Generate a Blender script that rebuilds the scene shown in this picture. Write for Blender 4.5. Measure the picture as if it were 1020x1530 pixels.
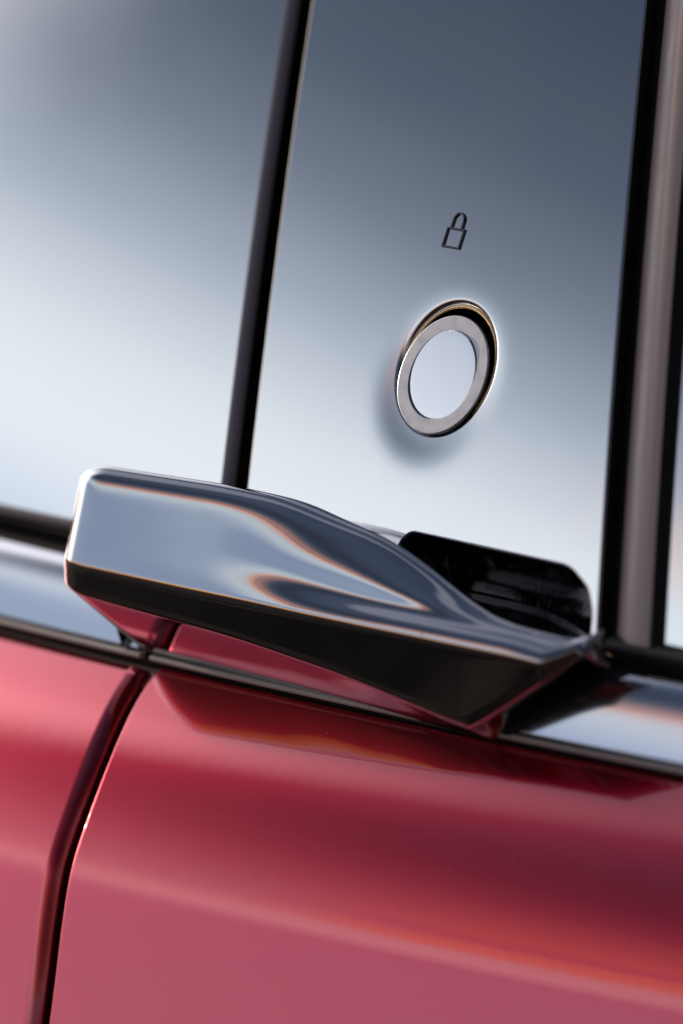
import bpy, math, random
import numpy as np
from mathutils import Vector, Matrix
from mathutils.geometry import delaunay_2d_cdt

random.seed(4); np.random.seed(4)
for o in list(bpy.data.objects): bpy.data.objects.remove(o)
S = bpy.context.scene
rad = math.radians
MM = 0.001
# ---------------------------------------------------------------- frame
# Millimetres: X along the car, O outward from the car, Z up; origin at the lock button.
def W(p):                      # (X, O, Z) mm -> Blender metres
    return (p[0]*MM, -p[1]*MM, p[2]*MM)

# ---------------------------------------------------------------- camera
AZ, EL, DIST = rad(48.6), rad(10.7), 2200.0
T = np.array([math.sin(AZ)*math.cos(EL), math.cos(AZ)*math.cos(EL), math.sin(EL)])
CEN = np.array([-11.8, 22.8, -33.0])
cam = bpy.data.cameras.new('camera'); camo = bpy.data.objects.new('camera', cam)
S.collection.objects.link(camo); S.camera = camo
CP = CEN + T*DIST
camo.location = W(CP)
d = Vector(W(CEN)) - Vector(W(CP))
camo.rotation_euler = d.to_track_quat('-Z', 'Y').to_euler()
cam.sensor_fit = 'VERTICAL'; cam.sensor_height = 36; cam.sensor_width = 24
cam.lens = 13420/1530*36
cam.clip_start = 0.05; cam.clip_end = 2000
cam.dof.use_dof = True
cam.dof.focus_distance = float((CP - np.array([-25, 27, -20])) @ T)*MM
cam.dof.aperture_fstop = 6.3
cam.dof.aperture_blades = 0

# ---------------------------------------------------------------- sky
SUN_AZ, SUN_EL = rad(86), rad(7.0)         # low sun, to the left of the door
sund = np.array([-math.sin(SUN_AZ)*math.cos(SUN_EL), math.cos(SUN_AZ)*math.cos(SUN_EL), math.sin(SUN_EL)])
sunb = Vector((sund[0], -sund[1], sund[2]))
world = bpy.data.worlds.new('World'); S.world = world; world.use_nodes = True
nt = world.node_tree; nt.nodes.clear()
L = nt.links.new
def nd(t, **k):
    n = nt.nodes.new(t)
    for a, b in k.items(): setattr(n, a, b)
    return n
out = nd('ShaderNodeOutputWorld'); bg = nd('ShaderNodeBackground'); L(bg.outputs[0], out.inputs[0])
sky = nd('ShaderNodeTexSky', sky_type='NISHITA', sun_disc=False)
sky.sun_elevation = SUN_EL; sky.sun_rotation = math.atan2(sunb.x, sunb.y)
sky.dust_density = 2.0; sky.air_density = 1.2
tc = nd('ShaderNodeTexCoord'); sep = nd('ShaderNodeSeparateXYZ'); L(tc.outputs['Generated'], sep.inputs[0])
# gentle unevenness of the cloud deck, stretched along the horizon
mp = nd('ShaderNodeMapping'); mp.inputs['Scale'].default_value = (1.6, 1.6, 14); L(tc.outputs['Generated'], mp.inputs[0])
ns = nd('ShaderNodeTexNoise'); ns.inputs['Scale'].default_value = 1.3; ns.inputs['Detail'].default_value = 4
L(mp.outputs[0], ns.inputs['Vector'])
ma = nd('ShaderNodeMath', operation='SUBTRACT'); L(ns.outputs['Fac'], ma.inputs[0]); ma.inputs[1].default_value = 0.5
mb = nd('ShaderNodeMath', operation='MULTIPLY_ADD'); L(ma.outputs[0], mb.inputs[0]); mb.inputs[1].default_value = 0.018; L(sep.outputs['Z'], mb.inputs[2])
mr = nd('ShaderNodeMapRange'); mr.inputs['From Min'].default_value = -0.02; mr.inputs['From Max'].default_value = 0.98
L(mb.outputs[0], mr.inputs['Value'])
ramp = nd('ShaderNodeValToRGB'); L(mr.outputs[0], ramp.inputs[0])
def srgb(r, g, b, k=1.0):
    f = lambda c: (c/255/12.92 if c/255 <= .04045 else ((c/255+.055)/1.055)**2.4)*k
    return (f(r), f(g), f(b), 1)
SKY = [(-1.0, srgb(255,140,60,.5)), (0.6, srgb(255,160,80,.9)), (2.0, srgb(255,190,120,1.1)), (3.2, srgb(255,232,205,1.0)), (5.5, (.56,.66,.86,1)), (11.5, (.44,.54,.74,1)), (13.5, (.80,.88,1.02,1)), (15, (1.0,1.04,1.08,1)), (17.2, (.90,.95,1.0,1)),
       (18.6, srgb(206,218,230,1.05)), (20.0, srgb(172,185,200)), (21.2, srgb(145,157,174)), (22.4, srgb(118,130,148)),
       (24.5, srgb(88,100,118)), (28, srgb(68,78,97)), (33, srgb(68,77,97)), (38, srgb(80,90,112)), (48, srgb(90,100,125)), (70, srgb(80,92,120))]
# the same sky with a pair of underlit cloud streaks, low and away from the sun
STREAK = [(p, c) for p, c in SKY if p < 18.1]+[(18.4, (1.3,.60,.40,1)), (19.2, (1.1,.52,.38,1)), (19.7, (.36,.30,.38,1)), (20.4, (.75,.38,.30,1)), (22.0, (.42,.25,.24,1))]+[(p, c) for p, c in SKY if p > 24]
ramp2 = nd('ShaderNodeValToRGB'); L(mr.outputs[0], ramp2.inputs[0])
for rp, tab in ((ramp, SKY), (ramp2, STREAK)):
    els = rp.color_ramp.elements
    while len(els) > 1: els.remove(els[-1])
    for i, (e, c) in enumerate(tab):
        p = (math.sin(rad(e))+.02)/1.0
        el = els[0] if i == 0 else els.new(p)
        el.position = p; el.color = c
# glow around the low sun
dot = nd('ShaderNodeVectorMath', operation='DOT_PRODUCT'); L(tc.outputs['Generated'], dot.inputs[0]); dot.inputs[1].default_value = sunb
cl = nd('ShaderNodeMath', operation='MAXIMUM'); L(dot.outputs['Value'], cl.inputs[0]); cl.inputs[1].default_value = 0
pw = nd('ShaderNodeMath', operation='POWER'); L(cl.outputs[0], pw.inputs[0]); pw.inputs[1].default_value = 60
glow = nd('ShaderNodeMix', data_type='RGBA', blend_type='ADD'); L(pw.outputs[0], glow.inputs['Factor'])
flat = Vector((sunb.x, sunb.y, 0)).normalized()
hv = nd('ShaderNodeVectorMath', operation='MULTIPLY'); L(tc.outputs['Generated'], hv.inputs[0]); hv.inputs[1].default_value = (1, 1, 0)
hn = nd('ShaderNodeVectorMath', operation='NORMALIZE'); L(hv.outputs[0], hn.inputs[0])
d3 = nd('ShaderNodeVectorMath', operation='DOT_PRODUCT'); L(hn.outputs[0], d3.inputs[0]); d3.inputs[1].default_value = flat
mr4 = nd('ShaderNodeMapRange', interpolation_type='SMOOTHSTEP'); mr4.inputs['From Min'].default_value = .69; mr4.inputs['From Max'].default_value = .79
mr4.inputs['To Min'].default_value = 1.0; mr4.inputs['To Max'].default_value = .05; L(d3.outputs['Value'], mr4.inputs['Value'])
cloud = nd('ShaderNodeMix', data_type='RGBA'); L(mr4.outputs[0], cloud.inputs['Factor']); L(ramp.outputs[0], cloud.inputs['A']); L(ramp2.outputs[0], cloud.inputs['B'])
d2 = nd('ShaderNodeVectorMath', operation='DOT_PRODUCT'); L(tc.outputs['Generated'], d2.inputs[0]); d2.inputs[1].default_value = flat
mr2 = nd('ShaderNodeMapRange', interpolation_type='SMOOTHSTEP'); mr2.inputs['From Min'].default_value = -.45; mr2.inputs['From Max'].default_value = .6
mr2.inputs['To Min'].default_value = .22; mr2.inputs['To Max'].default_value = 1.0; L(d2.outputs['Value'], mr2.inputs['Value'])
side = nd('ShaderNodeVectorMath', operation='SCALE'); L(cloud.outputs['Result'], side.inputs[0]); L(mr2.outputs[0], side.inputs['Scale'])
# thin bright cloud over the sun's quarter of the sky
mr3 = nd('ShaderNodeMapRange', interpolation_type='SMOOTHSTEP'); mr3.inputs['From Min'].default_value = .895; mr3.inputs['From Max'].default_value = .985; L(d3.outputs['Value'], mr3.inputs['Value'])
mr5 = nd('ShaderNodeMapRange', interpolation_type='SMOOTHSTEP'); mr5.inputs['From Min'].default_value = .48; mr5.inputs['From Max'].default_value = .76
mr5.inputs['To Min'].default_value = 1.0; mr5.inputs['To Max'].default_value = .12; L(sep.outputs['Z'], mr5.inputs['Value'])
vm = nd('ShaderNodeMath', operation='MULTIPLY'); L(mr3.outputs[0], vm.inputs[0]); L(mr5.outputs[0], vm.inputs[1])
veil = nd('ShaderNodeMix', data_type='RGBA', blend_type='ADD'); L(vm.outputs[0], veil.inputs['Factor']); L(side.outputs[0], veil.inputs['A']); veil.inputs['B'].default_value = (2.1, 1.95, 1.98, 1)
L(veil.outputs['Result'], glow.inputs['A']); glow.inputs['B'].default_value = (.8, .66, .5, 1)
# clear air behind the deck
sm = nd('ShaderNodeMix', data_type='RGBA', blend_type='MULTIPLY'); sm.inputs['Factor'].default_value = 1
L(sky.outputs[0], sm.inputs['A']); sm.inputs['B'].default_value = (.03, .03, .03, 1)
mix = nd('ShaderNodeMix', data_type='RGBA'); mix.inputs['Factor'].default_value = .92
L(sm.outputs['Result'], mix.inputs['A']); L(glow.outputs['Result'], mix.inputs['B'])
L(mix.outputs['Result'], bg.inputs[0]); bg.inputs[1].default_value = 1.0

sl = bpy.data.lights.new('sun', 'SUN'); sl.energy = 2.0; sl.angle = rad(0.6); sl.color = (1, .80, .58)
so = bpy.data.objects.new('sun', sl); S.collection.objects.link(so)
so.rotation_euler = (-sunb).to_track_quat('-Z', 'Y').to_euler(); so.location = (-2, -1, 1.5)
S.view_settings.view_transform = 'Standard'; S.view_settings.look = 'None'
S.view_settings.exposure = 0.0; S.view_settings.gamma = 1
S.render.engine = 'CYCLES'

# ---------------------------------------------------------------- materials
def mat(name, col, rough=.5, metal=0., **k):
    m = bpy.data.materials.new(name); m.use_nodes = True
    b = m.node_tree.nodes['Principled BSDF']
    b.inputs['Base Color'].default_value = (*col, 1); b.inputs['Roughness'].default_value = rough; b.inputs['Metallic'].default_value = metal
    for a, v in k.items(): b.inputs[a.replace('_', ' ')].default_value = v
    return m
def smudge(m, lo, hi, scale=60, stretch=(1, 1, 1), detail=5, dark=0.0):
    """wipe marks and skin grease: uneven roughness, a trace of colour"""
    t = m.node_tree; b = t.nodes['Principled BSDF']
    c = t.nodes.new('ShaderNodeTexCoord'); mpp = t.nodes.new('ShaderNodeMapping'); mpp.inputs['Scale'].default_value = stretch
    n = t.nodes.new('ShaderNodeTexNoise'); n.inputs['Scale'].default_value = scale; n.inputs['Detail'].default_value = detail
    r = t.nodes.new('ShaderNodeMapRange'); r.inputs['From Min'].default_value = .35; r.inputs['From Max'].default_value = .7
    r.inputs['To Min'].default_value = lo; r.inputs['To Max'].default_value = hi
    t.links.new(c.outputs['Object'], mpp.inputs[0]); t.links.new(mpp.outputs[0], n.inputs['Vector'])
    t.links.new(n.outputs['Fac'], r.inputs['Value']); t.links.new(r.outputs[0], b.inputs['Roughness'])
    return m
M = {}
M['pillar'] = smudge(mat('polished_pillar_metal', (.86, .88, .90), .05, 1), .035, .075, 25)
M['chrome'] = smudge(mat('polished_chrome', (.49, .51, .54), .03, 1), .035, .075, 60)
M['strip'] = smudge(mat('belt_trim_metal', (.60, .63, .69), .08, 1), .10, .16, 40, (.2, 1, 1))
M['red'] = mat('metallic_red_paint', (.72, .005, .045), .27, .9, Coat_Weight=1.0, Coat_Roughness=.012, Coat_IOR=2.1)
M['rubber'] = mat('black_rubber', (.012, .012, .013), .55)
M['greyrubber'] = smudge(mat('grey_rubber_lip', (.58, .55, .52), .4), .3, .5, 200)
M['black'] = mat('black_gap', (.004, .004, .005), .7)
M['gloss'] = mat('gloss_black_plastic', (.008, .008, .011), .12)
M['satin'] = smudge(mat('satin_brown_seal', (.52, .43, .41), .45, .0), .36, .5, 80, (4, 1, .3))
M['ring'] = smudge(mat('grey_button_ring', (.42, .43, .47), .36, 1), .32, .45, 300)
M['face'] = mat('polished_button_face', (.83, .85, .92), .06, 1)
M['lip'] = mat('rim_sunset_reflection', (.95, .66, .36), .32, 1)  # sunset reflection on the hole's rim, put into the metal colour
M['edge'] = mat('grey_edge_moulding', (.38, .36, .42), .4, .0)
M['symbol'] = mat('dark_symbol_metal', (.10, .10, .115), .22, 1)
M['glass'] = mat('window_glass', (.8, .85, .88), .01, 1)
M['glass'].node_tree.nodes['Principled BSDF'].inputs['IOR'].default_value = 2.2
# flakes in the paint
t = M['red'].node_tree; b = t.nodes['Principled BSDF']
c = t.nodes.new('ShaderNodeTexCoord'); v = t.nodes.new('ShaderNodeTexVoronoi'); v.inputs['Scale'].default_value = 9000
t.links.new(c.outputs['Object'], v.inputs['Vector'])
hs = t.nodes.new('ShaderNodeHueSaturation'); hs.inputs['Color'].default_value = (.72, .005, .045, 1)
mrr = t.nodes.new('ShaderNodeMapRange'); mrr.inputs['To Min'].default_value = .85; mrr.inputs['To Max'].default_value = 1.15
t.links.new(v.outputs['Color'], mrr.inputs['Value']); t.links.new(mrr.outputs[0], hs.inputs['Value']); t.links.new(hs.outputs[0], b.inputs['Base Color'])
# orange-peel of the lacquer
n = t.nodes.new('ShaderNodeTexNoise'); n.inputs['Scale'].default_value = 180; n.inputs['Detail'].default_value = 1
bp = t.nodes.new('ShaderNodeBump'); bp.inputs['Strength'].default_value = .012; bp.inputs['Distance'].default_value = .001
t.links.new(c.outputs['Object'], n.inputs['Vector']); t.links.new(n.outputs['Fac'], bp.inputs['Height']); t.links.new(bp.outputs[0], b.inputs['Coat Normal'])
# dust and fine scratches in the pocket
t = M['gloss'].node_tree; b = t.nodes['Principled BSDF']; lk = t.links.new
c = t.nodes.new('ShaderNodeTexCoord'); acc = None
for k_, (ang_, sc_, lo_, hi_) in enumerate(((.5, (900, 900, 60), .64, .70), (-.7, (1100, 1100, 45), .66, .71), (.1, (260, 260, 260), .60, .78))):
    m_ = t.nodes.new('ShaderNodeMapping'); m_.inputs['Rotation'].default_value = (0, ang_, .4); m_.inputs['Scale'].default_value = sc_
    n = t.nodes.new('ShaderNodeTexNoise'); n.inputs['Scale'].default_value = 1; n.inputs['Detail'].default_value = 3
    r = t.nodes.new('ShaderNodeMapRange'); r.inputs['From Min'].default_value = lo_; r.inputs['From Max'].default_value = hi_
    lk(c.outputs['Object'], m_.inputs[0]); lk(m_.outputs[0], n.inputs['Vector']); lk(n.outputs['Fac'], r.inputs['Value'])
    if acc is None: acc = r.outputs[0]
    else:
        q_ = t.nodes.new('ShaderNodeMath'); q_.operation = 'MAXIMUM'; lk(acc, q_.inputs[0]); lk(r.outputs[0], q_.inputs[1]); acc = q_.outputs[0]
mx = t.nodes.new('ShaderNodeMix'); mx.data_type = 'RGBA'; mx.inputs['A'].default_value = (.008, .008, .012, 1); mx.inputs['B'].default_value = (.17, .165, .19, 1)
lk(acc, mx.inputs['Factor']); lk(mx.outputs['Result'], b.inputs['Base Color'])

def specks(m, scale, size, share, col):
    """sparse settled dust: tiny dots, mixed in as a rough diffuse layer"""
    t = m.node_tree; b = t.nodes['Principled BSDF']; lk = t.links.new; o_ = t.nodes['Material Output']
    c = t.nodes.new('ShaderNodeTexCoord'); v = t.nodes.new('ShaderNodeTexVoronoi'); v.inputs['Scale'].default_value = scale
    lk(c.outputs['Object'], v.inputs['Vector'])
    sx = t.nodes.new('ShaderNodeSeparateColor'); lk(v.outputs['Color'], sx.inputs[0])
    a1 = t.nodes.new('ShaderNodeMath'); a1.operation = 'LESS_THAN'; lk(sx.outputs[0], a1.inputs[0]); a1.inputs[1].default_value = share
    a3 = t.nodes.new('ShaderNodeMath'); a3.operation = 'MULTIPLY'; lk(sx.outputs[1], a3.inputs[0]); a3.inputs[1].default_value = size
    a2 = t.nodes.new('ShaderNodeMath'); a2.operation = 'LESS_THAN'; lk(v.outputs['Distance'], a2.inputs[0]); lk(a3.outputs[0], a2.inputs[1])
    a4 = t.nodes.new('ShaderNodeMath'); a4.operation = 'MULTIPLY'; lk(a1.outputs[0], a4.inputs[0]); lk(a2.outputs[0], a4.inputs[1])
    df = t.nodes.new('ShaderNodeBsdfDiffuse'); df.inputs[0].default_value = (*col, 1)
    ms = t.nodes.new('ShaderNodeMixShader'); lk(a4.outputs[0], ms.inputs[0]); lk(b.outputs[0], ms.inputs[1]); lk(df.outputs[0], ms.inputs[2]); lk(ms.outputs[0], o_.inputs[0])
specks(M['pillar'], 300, .09, .006, (.16, .16, .17))
specks(M['chrome'], 380, .12, .03, (.14, .13, .13))
specks(M['red'], 480, .13, .03, (.5, .3, .3))
specks(M['greyrubber'], 900, .4, .3, (.55, .5, .46))

# ---------------------------------------------------------------- helpers
def link(o, parent=None):
    S.collection.objects.link(o)
    if parent: o.parent = parent
    return o
def thing(name, label, cat, loc=(0, 0, 0), group=None):
    o = bpy.data.objects.new(name, None); o.empty_display_size = .01
    o.location = W(loc); S.collection.objects.link(o)
    o['label'] = label; o['category'] = cat
    if group: o['group'] = group
    return o
def build(name, verts, faces, m, parent=None, normals=None, smooth=True, label=None):
    """verts in (X, O, Z) mm; normals likewise"""
    base = np.array(parent.location) if parent is not None else np.zeros(3)
    top = parent
    while top is not None and top.parent is not None:
        top = top.parent; base = base+np.array(top.location)
    V = np.array([W(p) for p in verts]) - base
    me = bpy.data.meshes.new(name); me.from_pydata(V.tolist(), [], [tuple(f) for f in faces])
    me.materials.append(m)
    if smooth: me.polygons.foreach_set('use_smooth', [True]*len(me.polygons))
    me.update()
    if normals is not None:
        nn = np.array([(p[0], -p[1], p[2]) for p in normals], float)
        nn /= np.linalg.norm(nn, axis=1)[:, None]+1e-12
        # orient faces with their normals
        me.normals_split_custom_set_from_vertices(nn.tolist())
    o = bpy.data.objects.new(name, me); link(o, parent)
    if label: o['label'] = label
    return o
def orient(verts, faces, normals):
    V = np.array([(p[0], -p[1], p[2]) for p in verts]); Nn = np.array([(p[0], -p[1], p[2]) for p in normals]); o = []
    for f in faces:
        a, b_, c_ = V[f[0]], V[f[1]], V[f[2]]
        g = np.cross(b_-a, c_-a)
        if len(f) == 4: g = g + np.cross(c_-a, V[f[3]]-a)
        o.append(tuple(f) if g @ (sum(Nn[i] for i in f)) >= 0 else tuple(f[::-1]))
    return o
def round_poly(pts, rr, step=2.0):
    """closed polygon (2D) with rounded corners, sampled densely"""
    pts = [np.array(p, float) for p in pts]; n = len(pts)
    if not hasattr(rr, '__len__'): rr = [rr]*n
    out_ = []
    for i in range(n):
        p, a, b_ = pts[i], pts[i-1], pts[(i+1) % n]
        u = (a-p)/np.linalg.norm(a-p); w = (b_-p)/np.linalg.norm(b_-p)
        ang = math.acos(max(-1, min(1, u @ w)))
        if ang > 3.10 or rr[i] <= 0: out_.append(p); continue
        k = min(rr[i]/math.tan(ang/2), .48*min(np.linalg.norm(a-p), np.linalg.norm(b_-p))); r_ = k*math.tan(ang/2)
        c_ = p+(u+w)/np.linalg.norm(u+w)*(r_/math.sin(ang/2))
        s0 = p+u*k-c_; s1 = p+w*k-c_
        a0 = math.atan2(s0[1], s0[0]); da = (math.atan2(s1[1], s1[0])-a0+math.pi) % (2*math.pi)-math.pi
        m_ = max(6, int(abs(da)*r_/step*2)+2)
        for j in range(m_+1): out_.append(c_+r_*np.array([math.cos(a0+da*j/m_), math.sin(a0+da*j/m_)]))
    res = []
    for i, p in enumerate(out_):
        q = out_[(i+1) % len(out_)]; l = np.linalg.norm(q-p)
        if l < 1e-6: continue
        k = max(1, int(math.ceil(l/step)))
        for j in range(k): res.append(p+(q-p)*j/k)
    return np.array(res)
def area(P): return .5*np.sum(P[:, 0]*np.roll(P[:, 1], -1)-np.roll(P[:, 0], -1)*P[:, 1])
def loopnorm(P):      # outward normals of a CCW loop
    tg = np.roll(P, -1, 0)-np.roll(P, 1, 0); tg /= np.linalg.norm(tg, axis=1)[:, None]
    return np.stack([tg[:, 1], -tg[:, 0]], 1)
def inside(P, q):
    x, y = q[:, 0][:, None], q[:, 1][:, None]
    x0, y0 = P[:, 0][None], P[:, 1][None]; x1, y1 = np.roll(P[:, 0], -1)[None], np.roll(P[:, 1], -1)[None]
    c_ = ((y0 > y) != (y1 > y)) & (x < (x1-x0)*(y-y0)/np.where(y1 == y0, 1e-9, y1-y0)+x0)
    return c_.sum(1) % 2 == 1
def sdist(P, q):
    res = np.full(len(q), 1e9)
    for i in range(len(P)): res = np.minimum(res, np.hypot(q[:, 0]-P[i, 0], q[:, 1]-P[i, 1]))
    return res
def surf_normals(surf, uv, h=.05):
    a = surf(uv+np.array([h, 0]))-surf(uv-np.array([h, 0])); b_ = surf(uv+np.array([0, h]))-surf(uv-np.array([0, h]))
    n_ = np.cross(a, b_); n_ /= np.linalg.norm(n_, axis=1)[:, None]
    s = np.sign(n_[:, 1]+.3*n_[:, 2]); s[s == 0] = 1
    return n_*s[:, None]
def sheet(name, outline, holes, surf, m, parent, edge=1.5, wall=None, rolled=None, thick=12, grid=6, extra=None, label=None, hole_edge=None, dense=None, rolled_max_x=1e9):
    """a curved pressed panel: face + rolled edges + return flange; (u, v) in mm"""
    loops = [outline if area(outline) > 0 else outline[::-1]] + [h if area(h) < 0 else h[::-1] for h in holes]
    edges_r = [edge]+[edge if hole_edge is None else hole_edge[i] for i in range(len(holes))]
    V2, E2, ins = [], [], []
    for lp, er in zip(loops, edges_r):
        nn = loopnorm(lp); il = lp-nn*er; ins.append((lp, nn, il, er)); b0 = len(V2)
        V2 += [tuple(p) for p in il]; E2 += [(b0+i, b0+(i+1) % len(il)) for i in range(len(il))]
    il = ins[0][2]
    x0, y0 = il.min(0); x1, y1 = il.max(0)
    gx, gy = np.meshgrid(np.arange(x0, x1, grid), np.arange(y0, y1, grid*.866)); gx = gx+(np.arange(gx.shape[0]) % 2)[:, None]*grid/2
    Q = np.stack([gx.ravel(), gy.ravel()], 1)
    if dense is not None:                       # finer mesh where the camera looks
        bx0, bx1, by0, by1, g_ = dense
        kq = ~((Q[:, 0] > bx0) & (Q[:, 0] < bx1) & (Q[:, 1] > by0) & (Q[:, 1] < by1))
        fx, fy = np.meshgrid(np.arange(bx0, bx1, g_*1.6), np.arange(by0, by1, g_)); fx = fx+(np.arange(fx.shape[0]) % 2)[:, None]*g_*.8
        Q = np.concatenate([Q[kq], np.stack([fx.ravel(), fy.ravel()], 1)])
    if extra is not None:
        c0, rmax, EX = extra
        keep = np.hypot(Q[:, 0]-c0[0], Q[:, 1]-c0[1]) > rmax
        Q = np.concatenate([Q[keep], EX])
    ok = inside(il, Q)
    for _, _, h, _ in ins[1:]: ok &= ~inside(h, Q)
    Q = Q[ok]
    for _, _, h, _ in ins:
        Q = Q[sdist(h, Q) > .8]
    V2 += [tuple(p) for p in Q]
    vo, _, fo, *_ = delaunay_2d_cdt([Vector(p) for p in V2], E2, [], 0, 1e-4)
    vo = np.array([tuple(p) for p in vo]); F = np.array([list(f) for f in fo])
    cen = vo[F].mean(1); ok = inside(il, cen)
    for _, _, h, _ in ins[1:]: ok &= ~inside(h, cen)
    F = F[ok]
    P = surf(vo); Nn = surf_normals(surf, vo)
    wallv = []
    verts = list(P); norms = list(Nn); faces = [tuple(f) for f in F]
    for lp, nn, il_, er in ins:
        k = len(lp); rings = []
        for th in (0, 15, 30, 45, 60, 75, 90, 'w'):
            w = th == 'w'; a = rad(90 if w else th)
            uv = lp-nn*er*(1-math.sin(a)); Pn = surf(lp-nn*er*.999); Nf = surf_normals(surf, lp-nn*er)
            h = .02; Mv = (surf(il_+nn*h)-surf(il_-nn*h))/(2*h); Mv /= np.linalg.norm(Mv, axis=1)[:, None]
            base = surf(il_)+Mv*(er*math.sin(a))
            dep = er*(1-math.cos(a)) if not w else thick
            b0 = len(verts)
            if w: wallv += range(b0, b0+k)
            verts += list(base-Nf*dep); norms += list(Nf*math.cos(a)+Mv*math.sin(a)); rings.append(b0)
        for r0, r1 in zip(rings, rings[1:]):
            for i in range(k): j = (i+1) % k; faces.append((r0+i, r0+j, r1+j, r1+i))
    faces = orient(verts, faces, norms)
    o = build(name, verts, faces, m, parent, norms, label=label)
    if wall:
        o.data.materials.append(wall)
        wi = set(wallv)
        for p in o.data.polygons:
            if sum(i in wi for i in p.vertices) == 2: p.material_index = 1
        if rolled:
            o.data.materials.append(rolled); n0 = len(P)
            for p in o.data.polygons:
                if p.material_index == 0 and min(p.vertices) >= n0 and verts[p.vertices[0]][0] < rolled_max_x: p.material_index = 2
    return o
def loft(name, rings, m, parent, closed=True, caps=True, label=None, sharp=None):
    """quads through rings of equal length; smooth, auto-split by angle"""
    k = len(rings[0]); verts = [p for r_ in rings for p in r_]; faces = []
    for a in range(len(rings)-1):
        for i in range(k if closed else k-1):
            j = (i+1) % k; faces.append((a*k+i, a*k+j, (a+1)*k+j, (a+1)*k+i))
    if caps: faces += [tuple(range(k))[::-1], tuple((len(rings)-1)*k+i for i in range(k))]
    o = build(name, verts, faces, m, parent, label=label)
    import bmesh
    bm = bmesh.new(); bm.from_mesh(o.data); bmesh.ops.recalc_face_normals(bm, faces=bm.faces)
    if sharp:
        for e in bm.edges:
            if len(e.link_faces) == 2 and e.calc_face_angle(0) > rad(sharp): e.smooth = False
    bm.to_mesh(o.data); bm.free()
    return o

# ---------------------------------------------------------------- surfaces of the car's side
AL = rad(22); RV, RH = 1200.0, 4500.0
def bow(X): return -((X+10)**2)/(2*RH)
def bow_low(X): return -((X+10)**2+120*(X+10))/(2*1900.0)      # the flank is rounder in plan than the glasshouse
def pillar_surf(uv, extra=True):
    X, v_ = uv[:, 0], uv[:, 1]
    a = v_/RV                                   # arc
    n_ = -RV*(1-np.cos(a)); vv = RV*np.sin(a)
    n_ = n_ + bow(X)
    if extra:                                   # dished surround of the lock button
        r_ = np.hypot(X+1.0, v_+2.0)
        n_ = n_ - .5*np.exp(-((r_/18.0)**5))
    return np.stack([X, n_*math.cos(AL)-vv*math.sin(AL), n_*math.sin(AL)+vv*math.cos(AL)], 1)
def pill0(uv): return pillar_surf(np.asarray(uv, float).reshape(-1, 2), False)
def profile(o0, z0, phis, n=800, twist=None, fair=2.2):
    """integrate a slope table [(t, phi deg)] downward from (o0, z0)"""
    tt = np.array([p[0] for p in phis], float); ph = np.array([p[1] for p in phis], float)
    t_ = np.linspace(tt[0], tt[-1], n)
    # smooth interpolation of the slope
    f = np.interp(t_, tt, ph); w = max(3, int(n*fair/(tt[-1]-tt[0]))) | 1
    for _ in range(3): f = np.convolve(np.pad(f, w//2, mode='edge'), np.ones(w)/w, 'valid')
    dt = t_[1]-t_[0]; fm = np.radians(f)
    O = o0+np.concatenate([[0], np.cumsum(np.sin((fm[1:]+fm[:-1])/2))*dt]); Z = z0-np.concatenate([[0], np.cumsum(np.cos((fm[1:]+fm[:-1])/2))*dt])
    def surf(uv):
        X, t2 = uv[:, 0], -uv[:, 1]
        tc_ = np.clip(t2, tt[0], tt[-1]); ex = t2-tc_
        o_ = np.interp(tc_, t_, O); z_ = np.interp(tc_, t_, Z); ff = np.radians(np.interp(tc_, t_, f))
        if twist: o_ = o_-twist[0]*(X+0)*np.clip((t2-twist[1])/(twist[2]-twist[1]), 0, 1)**2*(3-2*np.clip((t2-twist[1])/(twist[2]-twist[1]), 0, 1))
        return np.stack([X, o_+ex*np.sin(ff)+bow_low(X), z_-ex*np.cos(ff)], 1)
    return surf
RED_PHI = [(-2, 80), (1, 62), (3, 55), (8, 52.5), (14, 48.5), (22, 41), (30, 33.5), (37, 29), (44, 26), (49.5, 24.6), (55, 23.2), (57.5, 21.4), (60.5, 17.4), (80, 15.6), (98, 15), (130, 7), (300, -6)]
red_surf = profile(27.0, -79.5, RED_PHI, 3000, (.018, 20, 100), 2.2)
STRIP_PHI = [(-1, 70), (1.5, 46), (4, 31), (6.5, 25.5), (9, 21.5), (12, 18.5), (22, 15.5)]
strip_surf = profile(20.6, -58.4, STRIP_PHI, 900, None, 1.4)

# ---------------------------------------------------------------- ground
gm = mat('dark_paving', (.055, .05, .047), .9, 0, Specular_IOR_Level=.05)
g = build('ground', [(-400e3, -400e3, -1020), (400e3, -400e3, -1020), (400e3, 400e3, -1020), (-400e3, 400e3, -1020)], [(0, 1, 2, 3)], gm, smooth=False)
g['kind'] = 'structure'
t = gm.node_tree; c = t.nodes.new('ShaderNodeTexCoord'); n = t.nodes.new('ShaderNodeTexNoise'); n.inputs['Scale'].default_value = 2.6; n.inputs['Detail'].default_value = 5
r = t.nodes.new('ShaderNodeValToRGB'); r.color_ramp.elements[0].position = .42; r.color_ramp.elements[0].color = (.008, .006, .005, 1); r.color_ramp.elements[1].position = .60; r.color_ramp.elements[1].color = (.13, .09, .066, 1)
t.links.new(c.outputs['Object'], n.inputs['Vector']); t.links.new(n.outputs['Fac'], r.inputs[0]); t.links.new(r.outputs[0], t.nodes['Principled BSDF'].inputs['Base Color'])

# ---------------------------------------------------------------- things
doorA = thing('car_door', 'red car door with polished metal pillar cover and no handle, left of the shut line', 'car door', (-150, 0, -80))
doorB = thing('car_door', 'red car door with chrome pull handle, round lock button and padlock symbol', 'car door', (0, 0, -80))
body = thing('car_pillar', 'black inner car pillar seen through the shut line between the two doors', 'car pillar', (-80, 0, -60))

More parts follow.
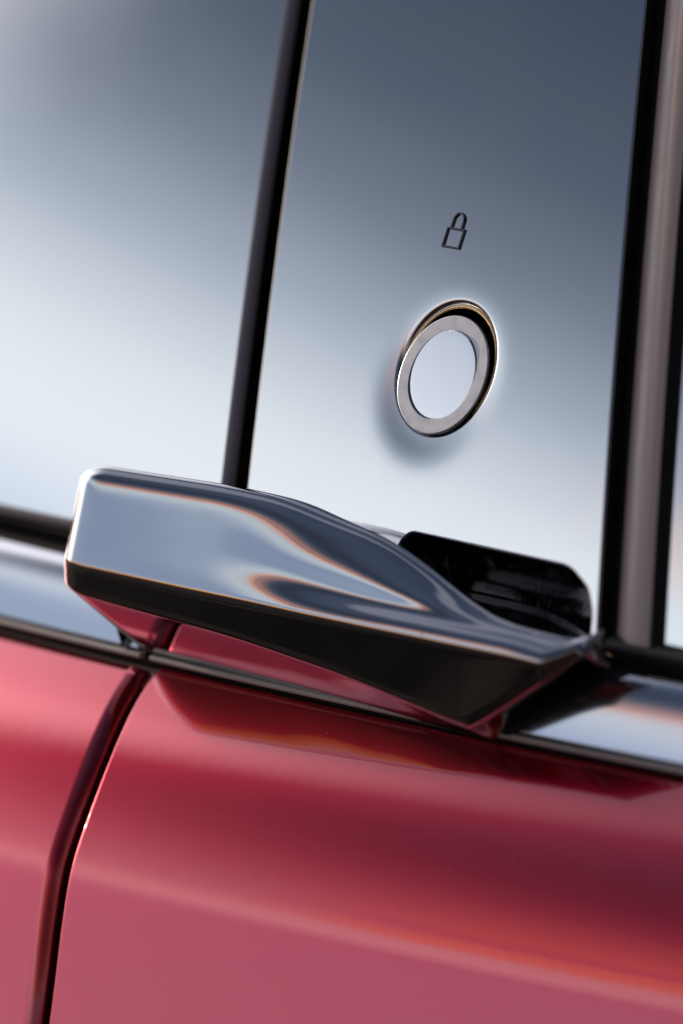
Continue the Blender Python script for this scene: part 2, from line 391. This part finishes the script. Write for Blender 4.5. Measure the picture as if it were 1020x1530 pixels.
VTOP, VBOT = 150.0, -56.5
def fixb(X, v_): return X+1.09*(bow(X)-np.asarray(v_, float)**2/(2*RV))
GL = np.polyfit([-60, -34.8, 26, 87.6, 150], [-51.5, -58.0, -73.2, -86.0, -98], 2)
RL = np.polyfit([-60, -54.6, 1.2, 33.8, 66.5, 99.7, 150], [79.6, 77.8, 59.5, 50.2, 41.3, 32.6, 19.5], 2)
def gap_line(v_): return fixb(np.polyval(GL, v_), v_)
def right_line(v_): return fixb(np.polyval(RL, v_), v_)
vs = np.linspace(VTOP, VBOT, 110)
# left-hand cover
GAPW = 7.4
pA = [(-420, VBOT), (gap_line(VBOT)-GAPW, VBOT)]+[(gap_line(q)-GAPW, q) for q in vs[::-1][1:-1]]+[(gap_line(VTOP)-GAPW, VTOP), (-420, VTOP)]
sheet('pillar_cover', round_poly(pA, [0, 6]+[0]*108+[0, 0], 3), [], pillar_surf, M['pillar'], doorA, wall=M['black'], rolled=M['edge'], edge=2.6, thick=14, grid=9)
# right-hand cover with pocket and button hole
# pocket is open to the bottom edge: notch in the outline
CAVL, CAVR, CAVT = 1.0, 73.6, -39.3
pBn = [(gap_line(VBOT), VBOT), (CAVL, VBOT), (CAVL, CAVT), (CAVR-13, CAVT-.2), (CAVR-5, CAVT-4.5), (CAVR-1.6, CAVT-10), (CAVR, VBOT), (right_line(VBOT), VBOT)]+[(right_line(q), q) for q in vs[::-1][1:-1]]+[(right_line(VTOP), VTOP), (gap_line(VTOP), VTOP)]+[(gap_line(q), q) for q in vs[1:-1]]
rB = [1, 3, 5, 12, 8, 12, .4, .4]+[0]*108+[0, 0]+[0]*108
HC = np.array([.1, 1.9]); HR = 15.9
ang = np.linspace(0, 2*math.pi, 120, endpoint=False)
hole = HC+HR*np.stack([np.cos(ang), np.sin(ang)], 1)
EX = np.concatenate([HC+(HR+1.2+q)*np.stack([np.cos(ang[::1]+i*.02), np.sin(ang[::1]+i*.02)], 1) for i, q in enumerate(np.linspace(.4, 12, 22))])
coverB = sheet('pillar_cover', round_poly(pBn, rB, 2.2), [hole], pillar_surf, M['pillar'], doorB, wall=M['rubber'], rolled=M['edge'], rolled_max_x=-40, edge=.5, thick=14, grid=7, extra=(HC, HR+13.6, EX), hole_edge=[1.9])

# ---- lock button
def pn(X, v_, n_):          # panel frame point
    return np.array([X, n_*math.cos(AL)-v_*math.sin(AL), n_*math.sin(AL)+v_*math.cos(AL)])
def disc_ring(c0, r_, n_, k=96, tilt=0.0):
    a = np.linspace(0, 2*math.pi, k, endpoint=False)
    return [pn(c0[0]+r_*math.cos(q), c0[1]+r_*math.sin(q), n_+tilt*r_*math.sin(q)) for q in a]
button = bpy.data.objects.new('lock_button', None); link(button, doorB); button['label'] = 'round lock button with a grey ring and polished centre'
TI = -.03; TF = .02
def part_loft(name, rs, m, caps=True, sharp=35): return loft(name, rs, m, button, True, caps, None, sharp)
BC = (0, 0)
part_loft('button_ring', [disc_ring(BC, 11.35, -1.6, tilt=TI), disc_ring(BC, 11.35, -.05, tilt=TI), disc_ring(BC, 11.4, 0.22, tilt=TI), disc_ring(BC, 11.55, .32, tilt=TI), disc_ring(BC, 14.95, .32, tilt=TI), disc_ring(BC, 15.12, .26, tilt=TI), disc_ring(BC, 15.2, -.15, tilt=TI)], M['ring'], caps=False, sharp=10)
part_loft('button_barrel', [disc_ring(BC, 15.15, -.15, tilt=TI), disc_ring(BC, 15.1, -11, tilt=0)], M['gloss'], caps=False)
part_loft('button_face', [disc_ring(BC, .01, 0.22, tilt=TF), disc_ring(BC, 9, 0.22, tilt=TF), disc_ring(BC, 11.05, .2, tilt=TF), disc_ring(BC, 11.3, .0, tilt=TF), disc_ring(BC, 11.3, -3, tilt=TI)], M['face'], caps=False)
part_loft('rim_glint_ring', [disc_ring(HC, HR-.05+.5*math.cos(q), -1.9+.5*math.sin(q)+.35) for q in np.linspace(0, 2*math.pi, 13)], M['lip'], caps=False, sharp=80)  # added ring; its gold colour stands in for the reflected horizon
part_loft('button_well', [disc_ring(HC, HR+.6, -2.2), disc_ring(HC, HR-.6, -6), disc_ring(HC, HR-1, -11), disc_ring(HC, .01, -11)], M['gloss'], caps=False)

# ---- padlock symbol, raised outline
sym = bpy.data.objects.new('lock_symbol', None); link(sym, doorB); sym['label'] = 'small raised padlock outline above the lock button'
def frame_strip(name, path, closed, w=.6, h=.5):
    path = np.array(path, float); k = len(path)
    if closed: nn = loopnorm(path) if area(path) > 0 else -loopnorm(path)
    else:
        tg = np.gradient(path, axis=0); tg /= np.linalg.norm(tg, axis=1)[:, None]; nn = np.stack([tg[:, 1], -tg[:, 0]], 1)
    if closed:      # keep mitred corners square
        for i in range(k):
            a = path[i]-path[i-1]; b_ = path[(i+1) % k]-path[i]; a = a/np.linalg.norm(a); b_ = b_/np.linalg.norm(b_)
            nn[i] /= max(.5, abs(nn[i] @ np.array([a[1], -a[0]])))
    rings = []
    for p, q in zip(path, nn):
        r_ = []
        for (sx, hh) in ((-1, -.15), (-.6, h), (.6, h), (1, -.15)):
            uv = p+q*w/2*sx; P = pill0([uv])[0]; nrm = np.array([0, math.cos(AL+uv[1]/RV), math.sin(AL+uv[1]/RV)])
            r_.append(P+nrm*hh)
        rings.append(r_)
    if closed: rings.append(rings[0])
    return loft(name, rings, M['symbol'], sym, True, not closed, None, 25)
gx, gy = -10.6, 34.0
frame_strip('padlock_body', [(gx-3.0, gy-2.5), (gx+2.9, gy-2.5), (gx+2.9, gy+2.2), (gx-3.0, gy+2.2)], True)
sh = [(gx-1.9, gy+2.3), (gx-1.9, gy+4.2)]+[(gx-.05+1.85*math.cos(q), gy+4.3+2.0*math.sin(q)) for q in np.linspace(math.pi, 0, 14)]+[(gx+1.8, gy+4.2), (gx+1.8, gy+2.3)]
frame_strip('padlock_shackle', sh, False)

# ---- belt trim strips
def rect(x0, x1, y0, y1): return [(x0, y0), (x1, y0), (x1, y1), (x0, y1)]
sheet('belt_trim', round_poly([(-420, -20.2), (-79.5, -20.2), (-84, -.2), (-420, -.2)], .8, 2.2), [], strip_surf, M['strip'], doorA, edge=.6, thick=8, grid=2.6)
sheet('belt_trim', round_poly([(-76, -20.2), (360, -20.2), (360, -.2), (-76, -.2)], .8, 2.2), [], strip_surf, M['strip'], doorB, edge=.6, thick=8, grid=2.6)
# rubber lip between trim and paint
def tube_x(name, x0, x1, o0, z0, r_, m, parent, squash=1.0, n=40):
    rings = []
    for X in np.linspace(x0, x1, n):
        rings.append([(X, o0+bow_low(X)+r_*math.cos(q), z0+r_*squash*math.sin(q)) for q in np.linspace(0, 2*math.pi, 14, endpoint=False)])
    return loft(name, rings, m, parent, True, True, None, 50)
ob_, zb_ = strip_surf(np.array([[-10., -20.2]]))[0][1:]
tube_x('gap_shade_fill', -420, -76, ob_-5.4, zb_-2.6, 2.8, M['black'], doorA)  # black filler added to keep the gap under the lip dark
tube_x('gap_shade_fill', -76, 360, ob_-5.4, zb_-2.6, 2.8, M['black'], doorB)
tube_x('rubber_lip', -420, -78.5, ob_-.1, zb_-1.25, 1.0, M['greyrubber'], doorA, .8)
tube_x('rubber_lip', -74.5, 360, ob_-.1, zb_-1.25, 1.0, M['greyrubber'], doorB, .8)

# ---- painted panels; shut line follows the flank
TB = 300
ts = np.array([0, 4.5, 8.5, 17.5, 32.5, 42.5, 52.5, 63.5, 78.5, 96.5, 120, 300.]); SHX = np.array([-73.2, -72.1, -71.2, -68.7, -65.8, -66.0, -66.6, -65.8, -63.4, -61, -60, -60.0])
def shut(t_): return float(np.mean([np.interp(t_+q, ts, SHX) for q in np.linspace(-14, 14, 21)]))
tl = np.concatenate([np.linspace(0, 120, 50), np.linspace(135, TB, 10)])
SW = 4.8
pL = [(-330, 0)]+[(-330, -TB)]+[(shut(q)-SW, -q) for q in tl[::-1]]
pR = [(shut(q), -q) for q in tl]+[(360, -TB), (360, 0)]
sheet('painted_panel', round_poly(pL, [0, 0]+[0]*(len(tl)-1)+[7], 2.5), [], red_surf, M['red'], doorA, wall=M['black'], edge=4.6, thick=14, grid=7, dense=(-150, -60, -112, -1, 1.4))
sheet('painted_panel', round_poly(pR, [3]+[0]*(len(tl)-1)+[0, 0], 2.5), [], red_surf, M['red'], doorB, wall=M['black'], edge=.8, thick=14, grid=7, dense=(-80, 175, -112, -1, 1.4))

# ---- black inner structure behind the gaps
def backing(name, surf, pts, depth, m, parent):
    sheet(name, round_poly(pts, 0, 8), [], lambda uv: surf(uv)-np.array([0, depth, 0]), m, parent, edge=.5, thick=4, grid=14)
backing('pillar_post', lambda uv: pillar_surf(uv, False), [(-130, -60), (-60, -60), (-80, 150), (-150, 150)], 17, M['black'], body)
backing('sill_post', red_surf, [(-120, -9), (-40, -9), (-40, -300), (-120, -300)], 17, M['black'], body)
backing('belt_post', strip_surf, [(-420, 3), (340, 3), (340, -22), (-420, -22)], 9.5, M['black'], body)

# ---- pocket behind the handle
rim = round_poly([(CAVL, VBOT-2), (CAVL, CAVT), (CAVR-13, CAVT-.2), (CAVR-5, CAVT-4.5), (CAVR-1.6, CAVT-10), (CAVR, VBOT-2)], [0, 5, 12, 8, 12, 0], 2.2)
cc = np.array([20, -62.])
rings = []
for k, dep in ((1.012, 1.0), (1.0, 3), (.975, 7), (.94, 10), (.87, 12.5), (.6, 14), (.02, 15)):
    uv = cc+(rim-cc)*np.array([k, k]); P = pill0(uv); nrm = np.stack([0*uv[:, 0], np.full(len(uv), math.cos(AL)), np.full(len(uv), math.sin(AL))], 1)
    rings.append(list(P-nrm*dep))
loft('handle_pocket', rings, M['gloss'], doorB, True, False)
# sloping chrome sill of the pocket
rings = []
for X in np.linspace(CAVL+2, CAVR+1.5, 50):
    k = np.clip((CAVR+2-X)/40, 0, 1)
    h = 7.5*(1-(1-k)**2)*np.clip((X-CAVL)/10, .1, 1)
    rings.append([(X, 23.4+bow(X), -57.5), (X, 23.0+bow(X), -56.6), (X, 22.0+bow(X)-h*.25, -55.8+h*.25), (X, 20.0+bow(X)-h*.9, -55.0+h*.55), (X, 18+bow(X)-h*1.3, -55+h*.6), (X, 8, -60)])
loft('pocket_sill', rings, M['chrome'], doorB, False, False)

# ---- window side: seal, run and pane to the right of the cover
def vstrip(name, la, lb, n0, n1, m, parent, bulge=0., vr=(-54.5, 150), k=8, nv=40):
    rings = []
    for q in np.linspace(vr[0], vr[1], nv):
        r_ = []
        for j in range(k+1):
            f = j/k; X = la(q)+(lb(q)-la(q))*f; P = pill0([(X, q)])[0]
            nrm = np.array([0, math.cos(AL), math.sin(AL)]); r_.append(P+nrm*(n0+(n1-n0)*f+bulge*math.sin(math.pi*f)))
        rings.append(r_)
    return loft(name, rings, m, parent, False, False)
rl = right_line
vstrip('seal_channel', lambda q: rl(q)-2, lambda q: rl(q)+6, -4.5, -4.5, M['black'], doorB)
vstrip('window_seal', lambda q: rl(q)+3.6, lambda q: rl(q)+16.2, -3.6, -1.6, M['satin'], doorB, 1.2)
vstrip('seal_edge', lambda q: rl(q)+16.3, lambda q: rl(q)+18.6, -1.7, -5, M['rubber'], doorB)
vstrip('window_pane', lambda q: rl(q)+18, lambda q: rl(q)+160, -4.5, -5, M['glass'], doorB)
tube_x('window_sill_seal', 77.5, 360, 19.0, -53.5, 4.2, M['rubber'], doorB, .6)

# ---- the pull handle
XL, XR = -85.0, 82.0
# per station: band top (O,Z), ledge inner (O,Z), wall top (O,Z), back top(O,Z)
TOPX = [-130, -81.4, -35.3, -17.0, -3.8, 12.9, 30.0, 44.5, 54.7, 80.7, 120]
TOPO = [46, 41.5, 35.0, 33.5, 32.0, 30.5, 29.5, 28.5, 28.0, 26.0, 24]
TOPZ = [-27.3, -26.8, -26.5, -27.4, -30.7, -34.3, -41.1, -47.2, -49.0, -50.6, -52]
def sm(X, ys): return float(np.mean([np.interp(X+q, TOPX, ys) for q in np.linspace(-7, 7, 9)]))
def ss(a, b_, X): f = min(1, max(0, (X-a)/(b_-a))); return f*f*(3-2*f)
def prof(X):
    Xc = min(X, 76)
    cr = np.array([54.5-.1194*(Xc+80.3), -51.8-.0258*(Xc+80.3)])
    if X > 74: cr += (X-74)/8.5*np.array([-8.5, 4.8])
    to, tz = sm(X, TOPO), sm(X, TOPZ)
    led = ss(-38, 32, X)
    dr = float(np.mean([np.interp(X+q, [-84, -25, 10, 35, 50], [6.6, 9.3, 13, 17.5, 20.5]) for q in (-8, -4, 0, 4, 8)])); e2 = cr+np.array([-.05*dr-.02*max(0, dr-10)**1.5, -dr])
    f = min(1, max(0, (X-49.5)/33)); base = np.array([28.0, -79.5])*(1-f)+np.array([26, -51.5])*f
    if f > 0: e2 = e2*(1-f)+(cr+np.array([-.4, -.6]))*f
    full = np.array([to+6.6, tz-.3])-cr
    b_left = cr+full*.14; b_right = cr+np.array([-1.0, 3.2*(1-.4*ss(60, 82, X))])
    l_left = cr+full*.30; l_right = b_right+np.array([-3.4, 1.1])
    H = max(1.5, tz-l_right[1]); w1_left = l_left+(np.array([to+6.6, tz])-l_left)*.55; w1_right = l_right+np.array([-.05*H-.2, .45*H])
    w1 = w1_left*(1-led)+w1_right*led
    bt = b_left*(1-led)+b_right*led; li = l_left*(1-led)+l_right*led
    w = np.array([to+6.6*(1-led)+.8*led, tz])
    w[1] = max(w[1], li[1]+.25) if X < 70 else w[1]
    bk = np.array([to-5.5+led*2.0, tz-3.5+led*1.9])
    pts = [base, e2, cr, bt, li, w1, w, bk, (min(bk[0]-2, 30), min(bk[1]-6, -54)), (23.5, min(-57, base[1]+9))]
    rr = [.3, 3, 22, 40-led*36, 40-led*36.5, 60, 15+led*6, 3, 3, 2]
    bw = bow(X)
    return [(p[0]+bw, p[1]) for p in pts], rr, 2.2-1.2*led
def sample(pts, rr, fair=1.6, seg=10, arc=9):
    pts = [np.array(p, float) for p in pts]; n = len(pts); cor = []
    for i in range(n):
        p, a, b_ = pts[i], pts[i-1], pts[(i+1) % n]
        la, lb = np.linalg.norm(a-p)+1e-6, np.linalg.norm(b_-p)+1e-6; u = (a-p)/la; w = (b_-p)/lb
        an = math.acos(max(-1, min(1, u @ w)))
        k = min(rr[i]/max(.02, math.tan(an/2)) if an < 3.13 else 0.02, .46*la, .46*lb); k = max(k, .02)
        s, e = p+u*k, p+w*k
        cor.append([(1-f)**2*s+2*f*(1-f)*p+f*f*e for f in np.linspace(0, 1, arc)])
    out_ = []
    for i in range(n):
        out_ += cor[i]; a, b_ = cor[i][-1], cor[(i+1) % n][0]
        for f in np.linspace(0, 1, seg+2)[1:-1]: out_.append(a+(b_-a)*f)
    out_ = np.array(out_); st = arc+seg
    # fair the outer face between the crease and the back corner
    i0, i1 = 2*st+arc//2+2, 7*st+2
    Q = out_[i0:i1]; l = np.concatenate([[0], np.cumsum(np.linalg.norm(np.diff(Q, axis=0), axis=1))])
    m_ = 140; lu = np.linspace(0, l[-1], m_); Qu = np.stack([np.interp(lu, l, Q[:, 0]), np.interp(lu, l, Q[:, 1])], 1)
    sg = fair/(l[-1]/(m_-1)); kw = int(3*sg)+1; kern = np.exp(-.5*(np.arange(-kw, kw+1)/sg)**2); kern /= kern.sum()
    pad = np.concatenate([2*Qu[0]-Qu[kw:0:-1], Qu, 2*Qu[-1]-Qu[-2:-kw-2:-1]])
    Qs = np.stack([np.convolve(pad[:, c_], kern, 'valid') for c_ in (0, 1)], 1)
    res = np.concatenate([out_[:i0], Qs[::2], out_[i1:]])
    return res
def inset(P, dist):
    A = area(P); nn = loopnorm(P if A > 0 else P[::-1]); nn = nn if A > 0 else nn[::-1]
    return P-nn*dist
rings = []
EXR, EIN = 10, 5.2
for th in np.linspace(0, 90, 9):
    X = XL+EXR*(1-math.sin(rad(th))); P = inset(sample(*prof(X)), EIN*(1-math.cos(rad(th))))
    if th == 0: rings0 = (X, P)
    rings.append((X, P))
rings = rings[::-1]
rings = [(XL, sample(*prof(XL))*.0+inset(sample(*prof(XL)), EIN).mean(0)+(inset(sample(*prof(XL)), EIN)-inset(sample(*prof(XL)), EIN).mean(0))*k) for k in (.02, .5, .9)]+rings
for X in np.arange(XL+EXR+1.5, XR-.8, 1.5): rings.append((X, sample(*prof(X))))
for th in np.linspace(0, 90, 6):
    X = XR-1.0*(1-math.sin(rad(th))); rings.append((X, inset(sample(*prof(X)), .6*(1-math.cos(rad(th))))))
Pe = rings[-1][1]; rings.append((XR+.01, Pe.mean(0)+(Pe-Pe.mean(0))*.02))
loft('door_handle', [[(X, p[0], p[1]) for p in P] for X, P in rings], M['chrome'], doorB, True, False, 'polished chrome pull handle, broad at its free left end and thin at the right')

# thin black sheet under the fixed end of the handle
gp = round_poly([(46, -21.3), (54.5, -21.3), (90, 2.5), (78, 3.5), (60, -6)], .8, 1.5)
sheet('handle_end_sheet', gp, [], lambda uv: strip_surf(uv)+np.array([0, .6, 0]), M['black'], doorB, edge=.5, thick=4, grid=2.5)
